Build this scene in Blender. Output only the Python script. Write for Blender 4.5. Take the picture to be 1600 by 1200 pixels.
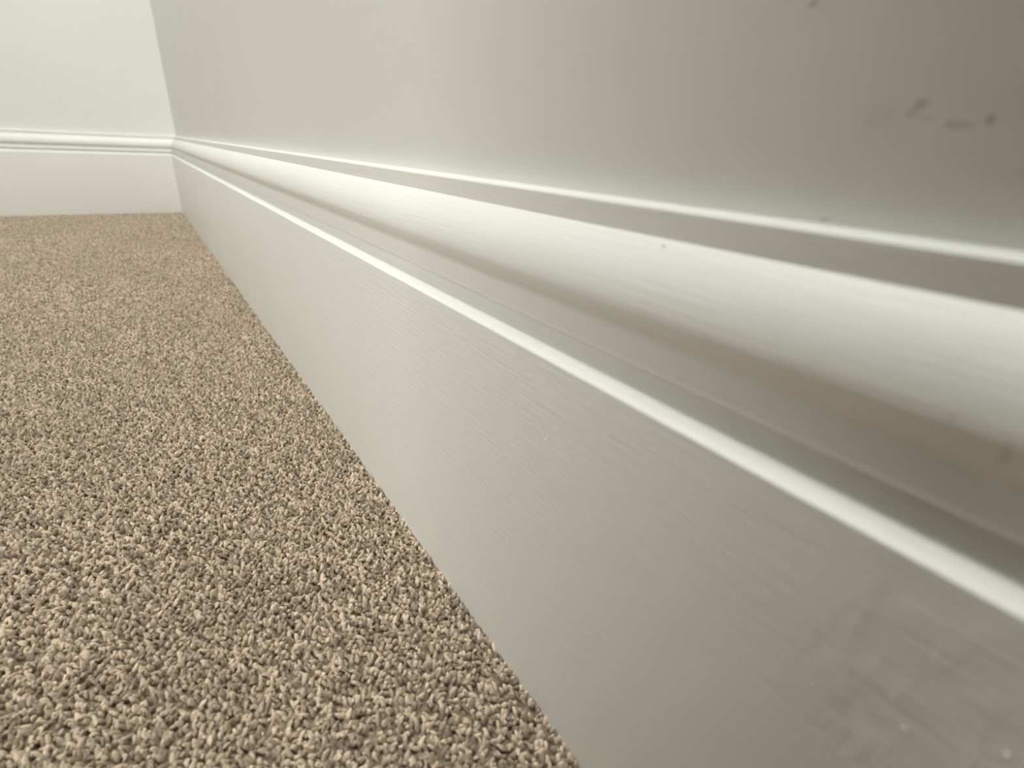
import bpy, bmesh, math, random
from mathutils import Matrix, Vector
random.seed(7)

for o in list(bpy.data.objects):
    bpy.data.objects.remove(o, do_unlink=True)
scene = bpy.context.scene
COL = scene.collection

# ------------------------------------------------------------------ camera, light, exposure
# world: x = 0 is the face of the right-hand wall (room on the -x side), y = D the face of the
# back wall, z = 0 the top of the carpet.  Units are metres.
D = 1.5483
F_PX = 830.18
YAW, PITCH, ROLL = 0.60396, -0.41778, 0.04801
CAM = Vector((-0.09909, 0.0, 0.17420))
fw = Vector((math.sin(YAW)*math.cos(PITCH), math.cos(YAW)*math.cos(PITCH), math.sin(PITCH)))
rt = fw.cross(Vector((0, 0, 1))).normalized()
up = rt.cross(fw)
r2 = rt*math.cos(ROLL) + up*math.sin(ROLL)
u2 = -rt*math.sin(ROLL) + up*math.cos(ROLL)
cam_data = bpy.data.cameras.new('camera')
cam = bpy.data.objects.new('camera', cam_data)
COL.objects.link(cam)
M = Matrix((r2, u2, -fw)).transposed().to_4x4()
M.translation = CAM
cam.matrix_world = M
cam_data.sensor_fit = 'HORIZONTAL'
cam_data.sensor_width = 36.0
cam_data.lens = 36.0*F_PX/1600.0
cam_data.clip_start = 0.005
cam_data.dof.use_dof = True
cam_data.dof.focus_distance = 0.28
cam_data.dof.aperture_fstop = 11.0
scene.camera = cam

scene.view_settings.view_transform = 'Standard'
scene.view_settings.look = 'None'
scene.view_settings.gamma = 1.0
scene.view_settings.use_curve_mapping = False
scene.view_settings.exposure = 0.0

world = bpy.data.worlds.new('overcast_sky')
scene.world = world
world.use_nodes = True
world.node_tree.nodes['Background'].inputs['Color'].default_value = (0.86, 0.93, 1.0, 1)
world.node_tree.nodes['Background'].inputs['Strength'].default_value = 1.0

def area(name, loc, target, sx, sy, power, color):
    l = bpy.data.lights.new(name, 'AREA')
    l.shape = 'RECTANGLE'; l.size = sx; l.size_y = sy
    l.energy = power; l.color = color
    o = bpy.data.objects.new(name, l)
    COL.objects.link(o)
    o.location = loc
    d = (Vector(target) - Vector(loc)).normalized()
    o.rotation_euler = d.to_track_quat('-Z', 'Y').to_euler()
    return o

ROOM_X, ROOM_Y, ROOM_Z = -2.8, -2.7, 2.4
# daylight from a window behind the camera on the left, and a long ceiling light close to the right wall;
# an unseen block added behind the camera keeps window light off the nearest wall
BLOCK_X, BLOCK_Y = -0.60, -0.252
WIN_Y, WIN_Z, WIN_W, WIN_H = -1.6, 1.5, 0.7, 1.4
LAMP_X, LAMP_Y, LAMP_W, LAMP_L = -0.075, 0.55, 0.11, 1.4
area('window_daylight', (ROOM_X + 0.03, WIN_Y, WIN_Z), (0, WIN_Y, WIN_Z), WIN_W, WIN_H, 94, (0.99, 0.995, 0.97))
area('ceiling_lamp_light', (LAMP_X, LAMP_Y, 2.36), (LAMP_X, LAMP_Y, 0), LAMP_W, LAMP_L, 33, (0.98, 1.0, 0.985))

# ------------------------------------------------------------------ helpers
def link(name, me, mat=None, parent=None):
    o = bpy.data.objects.new(name, me)
    COL.objects.link(o)
    if mat is not None:
        o.data.materials.append(mat)
    if parent is not None:
        o.parent = parent
    return o

def mesh(name, verts, faces, smooth=False):
    me = bpy.data.meshes.new(name)
    me.from_pydata(verts, [], faces)
    bm = bmesh.new(); bm.from_mesh(me)
    bmesh.ops.recalc_face_normals(bm, faces=bm.faces)
    bm.to_mesh(me); bm.free()
    if smooth:
        for p in me.polygons:
            p.use_smooth = True
    me.update()
    return me

def box(name, a, b, mat=None, parent=None):
    x0, y0, z0 = a; x1, y1, z1 = b
    v = [(x0,y0,z0),(x1,y0,z0),(x1,y1,z0),(x0,y1,z0),(x0,y0,z1),(x1,y0,z1),(x1,y1,z1),(x0,y1,z1)]
    f = [(0,3,2,1),(4,5,6,7),(0,1,5,4),(1,2,6,5),(2,3,7,6),(3,0,4,7)]
    return link(name, mesh(name, v, f), mat, parent)

def structure(o, label, cat):
    o['kind'] = 'structure'
    o['label'] = label
    o['category'] = cat
    return o

class Nodes:
    def __init__(self, name):
        self.mat = bpy.data.materials.new(name)
        self.mat.use_nodes = True
        self.t = self.mat.node_tree
        self.bsdf = self.t.nodes['Principled BSDF']
    def new(self, kind, **kw):
        n = self.t.nodes.new(kind)
        for k, v in kw.items():
            setattr(n, k, v)
        return n
    def link(self, a, b):
        self.t.links.new(a, b)
    def pos(self):
        return self.new('ShaderNodeNewGeometry').outputs['Position']
    def noise(self, vec, scale, detail=3.0, rough=0.5, stretch=None):
        if stretch:
            m = self.new('ShaderNodeMapping'); m.inputs['Scale'].default_value = stretch
            self.link(vec, m.inputs['Vector']); vec = m.outputs['Vector']
        n = self.new('ShaderNodeTexNoise')
        n.inputs['Scale'].default_value = scale
        n.inputs['Detail'].default_value = detail
        n.inputs['Roughness'].default_value = rough
        self.link(vec, n.inputs['Vector'])
        return n.outputs['Fac']
    def ramp(self, fac, a, b):
        n = self.new('ShaderNodeMapRange')
        n.interpolation_type = 'SMOOTHSTEP'
        n.inputs['From Min'].default_value = a
        n.inputs['From Max'].default_value = b
        self.link(fac, n.inputs['Value'])
        return n.outputs['Result']
    def math(self, op, a, b):
        n = self.new('ShaderNodeMath', operation=op)
        for i, v in enumerate((a, b)):
            if isinstance(v, (int, float)):
                n.inputs[i].default_value = v
            else:
                self.link(v, n.inputs[i])
        return n.outputs[0]
    def mix(self, fac, a, b):
        n = self.new('ShaderNodeMix', data_type='RGBA')
        if isinstance(fac, (int, float)):
            n.inputs['Factor'].default_value = fac
        else:
            self.link(fac, n.inputs['Factor'])
        for s, v in (('A', a), ('B', b)):
            i = [x for x in n.inputs if x.name == s and x.type == 'RGBA'][0]
            if isinstance(v, tuple):
                i.default_value = (*v, 1)
            else:
                self.link(v, i)
        return [x for x in n.outputs if x.type == 'RGBA'][0]
    def bump(self, h, strength, dist, prev=None):
        n = self.new('ShaderNodeBump')
        n.inputs['Strength'].default_value = strength
        n.inputs['Distance'].default_value = dist
        self.link(h, n.inputs['Height'])
        if prev is not None:
            self.link(prev, n.inputs['Normal'])
        return n.outputs['Normal']

def blot(N, pos, c, r, wob=0.5, scale=300.0):
    """mask of a small irregular mark of radius r round the point c"""
    s = N.new('ShaderNodeVectorMath', operation='SUBTRACT')
    N.link(pos, s.inputs[0]); s.inputs[1].default_value = c
    m = N.new('ShaderNodeVectorMath', operation='DIVIDE')
    N.link(s.outputs[0], m.inputs[0]); m.inputs[1].default_value = r
    l = N.new('ShaderNodeVectorMath', operation='LENGTH')
    N.link(m.outputs[0], l.inputs[0])
    n = N.noise(pos, scale, 2.0)
    d = N.math('ADD', l.outputs['Value'], N.math('MULTIPLY', N.math('SUBTRACT', n, 0.5), wob*3))
    inv = N.ramp(d, 0.45, 1.15)
    return N.math('SUBTRACT', 1.0, inv)

# ------------------------------------------------------------------ materials
WALL_COL = (0.80, 0.80, 0.74)
def wall_paint(name, marks=(), WALL_COL=WALL_COL):
    N = Nodes(name)
    p = N.pos()
    col = N.mix(N.ramp(N.noise(p, 5, 3), 0.3, 0.7), WALL_COL, tuple(c*0.975 for c in WALL_COL))
    for c, r, k in marks:
        b = blot(N, p, c, r)
        col = N.mix(N.math('MULTIPLY', b, k), col, (0.22, 0.21, 0.18))
    N.link(col, N.bsdf.inputs['Base Color'])
    N.bsdf.inputs['Roughness'].default_value = 0.5
    N.bsdf.inputs['Specular IOR Level'].default_value = 0.35
    b1 = N.bump(N.noise(p, 420, 3, 0.6), 0.12, 0.0006)
    b2 = N.bump(N.noise(p, 60, 2, 0.5), 0.08, 0.002, b1)
    N.link(b2, N.bsdf.inputs['Normal'])
    return N.mat

def gloss_paint(name, along, flaw=None, marks=()):
    N = Nodes(name)
    p = N.pos()
    base = (0.83, 0.822, 0.765)
    col = N.mix(N.ramp(N.noise(p, 9, 3), 0.3, 0.7), base, tuple(c*0.98 for c in base))
    for c, r, k in marks:
        col = N.mix(N.math('MULTIPLY', blot(N, p, c, r), k), col, (0.36, 0.34, 0.29))
    N.link(col, N.bsdf.inputs['Base Color'])
    N.bsdf.inputs['Roughness'].default_value = 0.47
    N.bsdf.inputs['Specular IOR Level'].default_value = 0.5
    st = (1, 0.05, 1) if along == 'y' else (0.05, 1, 1)
    b1 = N.bump(N.noise(p, 900, 3, 0.6, st), 0.24, 0.0005)      # brush marks run along the board
    nrm = N.bump(N.noise(p, 80, 2, 0.5), 0.12, 0.0012, b1)
    if flaw:                                                    # a patch of sagging, lumpy paint
        c, r = flaw
        m = blot(N, p, c, r, 0.2, 40)
        lump = N.noise(p, 190, 2, 0.45, (1, 1, 0.45))
        nrm = N.bump(N.math('MULTIPLY', N.ramp(lump, 0.35, 0.75), m), 0.16, 0.0010, nrm)
    N.link(nrm, N.bsdf.inputs['Normal'])
    return N.mat

M_wall = wall_paint('matt_white_wall_paint', (), (0.875, 0.88, 0.835))
M_wall_marked = wall_paint('matt_wall_paint_with_scuffs', [
    ((0, 0.0407, 0.1828), (.002, .0012, .0010), 0.36), ((0, 0.0417, 0.1816), (.002, .0010, .0008), 0.26),
    ((0, 0.0392, 0.1808), (.002, .0014, .0007), 0.14), ((0, 0.0456, 0.1812), (.002, .0028, .0020), 0.08),
    ((0, 0.0352, 0.1800), (.002, .0024, .0006), 0.30), ((0, 0.0316, 0.1806), (.002, .0006, .0008), 0.50),
    ((0, 0.0345, 0.1822), (.002, .0007, .0006), 0.14), ((0, 0.0612, 0.1982), (.002, .0009, .0007), 0.40),
    ((0, 0.0500, 0.1652), (.002, .0012, .0003), 0.30)])
M_gloss_y = gloss_paint('satin_white_paint', 'y', ((-0.018, 0.004, 0.098), (0.02, 0.034, 0.030)),
                      [((-0.0143, 0.0128, 0.1415), (.004, .0008, .0022), 0.22), ((-0.0140, 0.0190, 0.1440), (.004, .0007, .0012), 0.15)])
M_gloss_x = gloss_paint('satin_white_paint_back', 'x')

def plain(name, c, rough=0.6):
    N = Nodes(name)
    p = N.pos()
    N.link(N.mix(N.noise(p, 30), tuple(x*0.96 for x in c), c), N.bsdf.inputs['Base Color'])
    N.bsdf.inputs['Roughness'].default_value = rough
    return N.mat

M_ceil = plain('ceiling_white', (0.85, 0.85, 0.83), 0.8)
M_dark = plain('low_bounce_dark_grey', (0.05, 0.05, 0.047), 0.7)  # dark colour put on the unseen walls and block to limit bounced light
M_ceil = plain('low_bounce_ceiling_grey', (0.25, 0.25, 0.24), 0.8)  # unseen ceiling greyed so it bounces less light into the room
M_caulk = plain('painted_caulk', (0.82, 0.81, 0.77), 0.45)

# carpet yarn: a little colour change from tuft to tuft
N = Nodes('beige_carpet_yarn')
info = N.new('ShaderNodeAttribute', attribute_type='INSTANCER', attribute_name='tone')
p = N.pos()
c1 = N.mix(N.math('POWER', info.outputs['Fac'], 1.35), (0.25, 0.193, 0.132), (0.82, 0.67, 0.505))
c2 = N.mix(N.ramp(N.noise(p, 6, 4), 0.35, 0.65), c1, (0.40, 0.32, 0.226))
c3 = N.mix(0.3, c1, c2)
N.link(c3, N.bsdf.inputs['Base Color'])
N.bsdf.inputs['Roughness'].default_value = 0.7
N.bsdf.inputs['Specular IOR Level'].default_value = 0.25
N.bsdf.inputs['Sheen Weight'].default_value = 0.15
M_yarn = N.mat
N = Nodes('carpet_backing')
p = N.pos()
vz = N.new('ShaderNodeTexVoronoi'); vz.inputs['Scale'].default_value = 260
N.link(p, vz.inputs['Vector'])
cc = N.mix(N.ramp(vz.outputs['Distance'], 0.1, 0.7), (0.40, 0.325, 0.23), (0.24, 0.19, 0.13))
N.link(cc, N.bsdf.inputs['Base Color'])
N.bsdf.inputs['Roughness'].default_value = 0.9
N.link(N.bump(N.math('SUBTRACT', 1.0, vz.outputs['Distance']), 1.0, 0.004), N.bsdf.inputs['Normal'])
M_back = N.mat

# ------------------------------------------------------------------ room shell
T = 0.12
structure(box('floor', (ROOM_X - T, ROOM_Y - T, -T), (T, D + T, -0.0030), M_back),
          'floor under the beige carpet', 'floor')
structure(box('ceiling', (ROOM_X - T, ROOM_Y - T, ROOM_Z), (T, D + T, ROOM_Z + T), M_ceil),
          'ceiling above the frame, made grey to limit bounced light', 'ceiling')
structure(box('wall_right', (0, ROOM_Y, -0.02), (T, D + T, ROOM_Z), M_wall_marked),
          'long off-white painted wall on the right above the moulded skirting board', 'wall')
structure(box('shade_block', (BLOCK_X, ROOM_Y, -0.02), (-0.0002, BLOCK_Y, ROOM_Z), M_dark),  # added out of view to cast the shadow on the near wall
          'dark block added behind the camera, outside the frame, to shade the near wall', 'wall')
structure(box('wall_back', (ROOM_X, D, -0.02), (-0.0002, D + T, ROOM_Z), M_wall),
          'bright off-white painted wall at the far left end of the carpet', 'wall')
structure(box('wall_left', (ROOM_X - T, ROOM_Y, -0.02), (ROOM_X, D + T, ROOM_Z), M_dark),
          'unseen wall opposite the long wall, made dark grey to limit bounced light', 'wall')
structure(box('wall_front', (ROOM_X - T, ROOM_Y - T, -0.02), (T, ROOM_Y, ROOM_Z), M_dark),
          'unseen wall behind the camera, made dark grey to limit bounced light', 'wall')

# ------------------------------------------------------------------ skirting boards
def arc(cx, cz, rx, rz, a0, a1, n):
    return [(cx + rx*math.cos(math.radians(a0 + (a1-a0)*i/n)), cz + rz*math.sin(math.radians(a0 + (a1-a0)*i/n))) for i in range(n+1)]

def smooth_path(pts, n=6):
    out = []
    P = [pts[0]] + list(pts) + [pts[-1]]
    for i in range(1, len(P)-2):
        for k in range(n):
            t = k/n
            q = []
            for a in range(2):
                p0, p1, p2, p3 = P[i-1][a], P[i][a], P[i+1][a], P[i+2][a]
                q.append(0.5*((2*p1) + (-p0+p2)*t + (2*p0-5*p1+4*p2-p3)*t*t + (-p0+3*p1-3*p2+p3)*t**3))
            out.append(tuple(q))
    out.append(tuple(pts[-1]))
    return out

mm = 0.001
# (offset from the wall, height) in mm
FACE = [(0, 123.0), (0, -6), (17.6, -6), (18, -5.6), (18, 123.4)] + [(17.9, 123.75), (17.6, 123.95)]
COVE = smooth_path([(17.6, 123.95), (16.2, 124.6), (14.8, 125.75), (13.4, 127.2), (12.1, 128.9), (11.6, 130.1), (11.9, 130.9), (13.2, 131.25)], 5)
FIL = smooth_path([(13.2, 131.25), (14.5, 131.4), (14.65, 131.75), (14.15, 133.2), (13.6, 134.7), (13.05, 136.1), (12.75, 137.3), (13.1, 138.6), (14.2, 140.2), (14.95, 142.1),
                   (14.95, 144.1), (14.4, 146.5), (13.5, 148.9), (12.3, 151.1), (10.9, 153.0), (9.3, 154.8), (7.6, 156.4), (5.95, 157.75)], 6)
LIP = [(5.95, 157.75), (5.95, 163.2)] + arc(5.35, 163.2, 0.6, 0.6, 15, 90, 5) + [(0, 163.8)]

def sweep(name, prof, axis, a, b, mat, parent, smooth=True, closed=True, segs=1, mitre_a=False, mitre_b=False):
    """extrude a profile of (offset, height) mm along a wall; mitre_* cuts that end at 45 degrees"""
    vs, fs = [], []
    n = len(prof)
    for s in range(segs + 1):
        for off, h in prof:
            o_, z = off*mm, h*mm
            ea = a + (o_ if mitre_a else 0.0)
            eb = b - (o_ if mitre_b else 0.0)
            t = ea + (eb - ea)*s/segs
            vs.append((-o_, t, z) if axis == 'y' else (t, D - o_, z))
    for s in range(segs):
        for i in range(n if closed else n - 1):
            j = (i + 1) % n
            fs.append((s*n + i, s*n + j, (s+1)*n + j, (s+1)*n + i))
    if closed:
        fs.append(tuple(range(n)))
        fs.append(tuple(range(segs*n, segs*n + n)))
    me = mesh(name, vs, fs, smooth)
    if smooth:
        me.set_sharp_from_angle(angle=math.radians(35))
    return link(name, me, mat, parent)

GAP = 0.0002
def skirting(name, axis, a, b, mat, label, ma=False, mb=False):
    root = bpy.data.objects.new(name, None)
    COL.objects.link(root)
    structure(root, label, 'skirting board')
    kw = dict(segs=40, mitre_a=ma, mitre_b=mb)
    sweep('face_board', FACE, axis, a, b, mat, root, **kw)
    prof = COVE + FIL[1:] + LIP[1:] + [(0, 123.95)]
    sweep('ogee_moulding', prof, axis, a, b, mat, root, **kw)
    caulk = [(0, 163.7), (0.9, 163.75)] + [(0.9 - 0.9*math.sin(math.radians(x)), 163.8 + 0.7*(1 - math.cos(math.radians(x)))) for x in (30, 60, 90)]
    sweep('caulk_bead', caulk, axis, a, b, M_caulk, root, **kw)
    return root

right_board = skirting('baseboard_right', 'y', BLOCK_Y + 0.001, D - GAP, M_gloss_y,
         'long white moulded skirting board along the right wall beside the carpet', mb=True)
skirting('baseboard_back', 'x', ROOM_X, 0 - GAP, M_gloss_x,
         'white moulded skirting board along the far back wall at the left of the photo', mb=True)

# little hardened specks of paint standing proud of the right-hand board
def nib(loc, r, flat):
    bm = bmesh.new()
    bmesh.ops.create_icosphere(bm, subdivisions=2, radius=r)
    for v in bm.verts:
        v.co.x *= flat
        v.co.z *= 1.0 + 0.3*math.sin(v.co.y/r*2.0)
    me = bpy.data.meshes.new('paint_nib'); bm.to_mesh(me); bm.free()
    for p in me.polygons: p.use_smooth = True
    o = link('paint_nib', me, M_gloss_y, right_board)
    o.location = loc
for loc, r in (((-0.0181, 0.0089, 0.0968), .00034), ((-0.0181, -0.0010, 0.1043), .0004), ((-0.0181, 0.0997, 0.1010), .0003),
               ((-0.0181, 0.0218, 0.0921), .00022), ((-0.0076, 0.0780, 0.1565), .0004)):
    nib(loc, r, 0.7)

# ------------------------------------------------------------------ daylight window and ceiling light, outside the frame
M_white = plain('white_gloss', (0.8, 0.8, 0.78), 0.35)
def frame(name, cx, cy, cz, sx, sy, sz, t, mat, parent):
    """rectangular frame bars; the thin axis is the one whose size is smallest"""
    if name == 'frame_bar':      # in a wall facing x
        bars = [((cx - sx/2, cy - sy/2 - t, cz - sz/2 - t), (cx + sx/2, cy + sy/2 + t, cz - sz/2)), ((cx - sx/2, cy - sy/2 - t, cz + sz/2), (cx + sx/2, cy + sy/2 + t, cz + sz/2 + t)),
                ((cx - sx/2, cy - sy/2 - t, cz - sz/2), (cx + sx/2, cy - sy/2, cz + sz/2)), ((cx - sx/2, cy + sy/2, cz - sz/2), (cx + sx/2, cy + sy/2 + t, cz + sz/2))]
    else:            # under the ceiling
        bars = [((cx - sx/2 - t, cy - sy/2 - t, cz - sz/2), (cx - sx/2, cy + sy/2 + t, cz + sz/2)), ((cx + sx/2, cy - sy/2 - t, cz - sz/2), (cx + sx/2 + t, cy + sy/2 + t, cz + sz/2)),
                ((cx - sx/2, cy - sy/2 - t, cz - sz/2), (cx + sx/2, cy - sy/2, cz + sz/2)), ((cx - sx/2, cy + sy/2, cz - sz/2), (cx + sx/2, cy + sy/2 + t, cz + sz/2))]
    for a, b in bars:
        box(name, a, b, mat, parent)
win = bpy.data.objects.new('window_1', None); COL.objects.link(win)
structure(win, 'white framed daylight window in the wall opposite, outside the frame', 'window')
frame('frame_bar', ROOM_X + 0.02, WIN_Y, WIN_Z, 0.04, WIN_W, WIN_H, 0.06, M_white, win)
lampo = bpy.data.objects.new('trim_1', None); COL.objects.link(lampo)
structure(lampo, 'white rim of the long ceiling light above the right wall, outside the frame', 'ceiling light')
frame('rim_bar', LAMP_X, LAMP_Y, 2.38, LAMP_W, LAMP_L, 0.04, 0.015, M_white, lampo)

# ------------------------------------------------------------------ carpet
def tuft_mesh(k):
    """one twisted cut-pile yarn end: a bent, tapered plump finger about 6 mm tall"""
    rnd = random.Random(100 + k)
    n, rings = 7, 6
    bend = rnd.uniform(0.2, 0.9)
    vs, fs = [], []
    prof = [(0.55, 0.0), (0.9, 0.25), (1.12, 0.5), (1.1, 0.72), (0.8, 0.9), (0.35, 0.985)]
    for i, (r, h) in enumerate(prof):
        hz = h*5.0
        cx = bend*2.2*h*h
        tw = h*1.6
        for j in range(n):
            a = 2*math.pi*j/n + tw
            rr = 0.76*r*(1 + 0.18*math.cos(2*(a - tw*2)))*(1 + rnd.uniform(-0.06, 0.06))
            vs.append(((cx + rr*math.cos(a))*mm, rr*math.sin(a)*mm, (hz - 0.25*rr*math.cos(a)*bend*h)*mm))
    for i in range(rings - 1):
        for j in range(n):
            fs.append((i*n + j, i*n + (j+1) % n, (i+1)*n + (j+1) % n, (i+1)*n + j))
    vs.append((bend*2.2*mm, 0, 5.05*mm))
    for j in range(n):
        fs.append(((rings-1)*n + j, (rings-1)*n + (j+1) % n, rings*n))
    return mesh('tuft', vs, fs, True)

tufts = bpy.data.collections.new('tuft_sources')          # not linked to the scene
for k in range(6):
    o = bpy.data.objects.new('tuft', tuft_mesh(k))
    o.data.materials.append(M_yarn)
    tufts.objects.link(o)

STEP = 0.0017
pts = []
x0, x1, y0, y1 = -0.75, -0.0183, -0.12, D - 0.0183
ny = int((y1 - y0)/STEP); 
j = 0
rnd = random.Random(3)
y = y1
while y > y0:
    x = x1 - (0.5*STEP if j % 2 else 0)
    xl = x0
    while x > xl:
        pts.append((min(x + rnd.uniform(-.4, .4)*STEP, x1), min(y + rnd.uniform(-.4, .4)*STEP, y1), -0.005 + rnd.uniform(-0.0006, 0.0005)))
        x -= STEP
    y -= STEP*0.9
    j += 1
size = [1.0]*len(pts)
y = y1                                                   # coarser pile out to the left, outside the frame
while y > -0.6:
    x = x0
    while x > -2.0:
        if not (x > BLOCK_X - 0.004 and y < BLOCK_Y + 0.004):
            pts.append((x + rnd.uniform(-.4, .4)*2*STEP, y + rnd.uniform(-.4, .4)*2*STEP if y < y1 else y, -0.0078 + rnd.uniform(-0.0007, 0.0005)))
            size.append(1.8)
        x -= 2*STEP
    y -= 2*STEP
me = bpy.data.meshes.new('carpet')
me.from_pydata(pts, [], [])
at = me.attributes.new('size', 'FLOAT', 'POINT')
at.data.foreach_set('value', size)
carpet = link('carpet', me, M_yarn)
carpet['kind'] = 'stuff'
carpet['label'] = 'beige twist-pile carpet filling the floor up to the white skirting boards'
carpet['category'] = 'carpet'

g = bpy.data.node_groups.new('pile', 'GeometryNodeTree')
g.interface.new_socket('Geometry', in_out='INPUT', socket_type='NodeSocketGeometry')
g.interface.new_socket('Geometry', in_out='OUTPUT', socket_type='NodeSocketGeometry')
gi = g.nodes.new('NodeGroupInput'); go = g.nodes.new('NodeGroupOutput')
ci = g.nodes.new('GeometryNodeCollectionInfo')
ci.inputs['Collection'].default_value = tufts
ci.inputs['Separate Children'].default_value = True
ci.inputs['Reset Children'].default_value = True
iop = g.nodes.new('GeometryNodeInstanceOnPoints')
iop.inputs['Pick Instance'].default_value = True
def rand(kind, lo, hi, seed):
    r = g.nodes.new('FunctionNodeRandomValue'); r.data_type = kind
    sock = {'FLOAT': (2, 3, 1), 'FLOAT_VECTOR': (0, 1, 0), 'INT': (4, 5, 2)}[kind]
    r.inputs[sock[0]].default_value = lo; r.inputs[sock[1]].default_value = hi
    r.inputs['Seed'].default_value = seed
    return r.outputs[sock[2]]
g.links.new(gi.outputs[0], iop.inputs['Points'])
g.links.new(ci.outputs[0], iop.inputs['Instance'])
g.links.new(rand('INT', 0, 5, 1), iop.inputs['Instance Index'])
g.links.new(rand('FLOAT_VECTOR', (-0.5, -0.5, 0.0), (0.5, 0.5, 6.283), 2), iop.inputs['Rotation'])
na = g.nodes.new('GeometryNodeInputNamedAttribute'); na.data_type = 'FLOAT'
na.inputs['Name'].default_value = 'size'
vm = g.nodes.new('ShaderNodeVectorMath'); vm.operation = 'SCALE'
g.links.new(rand('FLOAT_VECTOR', (0.85, 0.85, 0.82), (1.25, 1.25, 1.12), 3), vm.inputs[0])
g.links.new(na.outputs['Attribute'], vm.inputs['Scale'])
g.links.new(vm.outputs['Vector'], iop.inputs['Scale'])
st = g.nodes.new('GeometryNodeStoreNamedAttribute')
st.domain = 'INSTANCE'; st.data_type = 'FLOAT'
st.inputs['Name'].default_value = 'tone'
g.links.new(iop.outputs[0], st.inputs['Geometry'])
g.links.new(rand('FLOAT', 0.0, 1.0, 4), st.inputs['Value'])
g.links.new(st.outputs[0], go.inputs[0])
mod = carpet.modifiers.new('pile', 'NODES')
mod.node_group = g
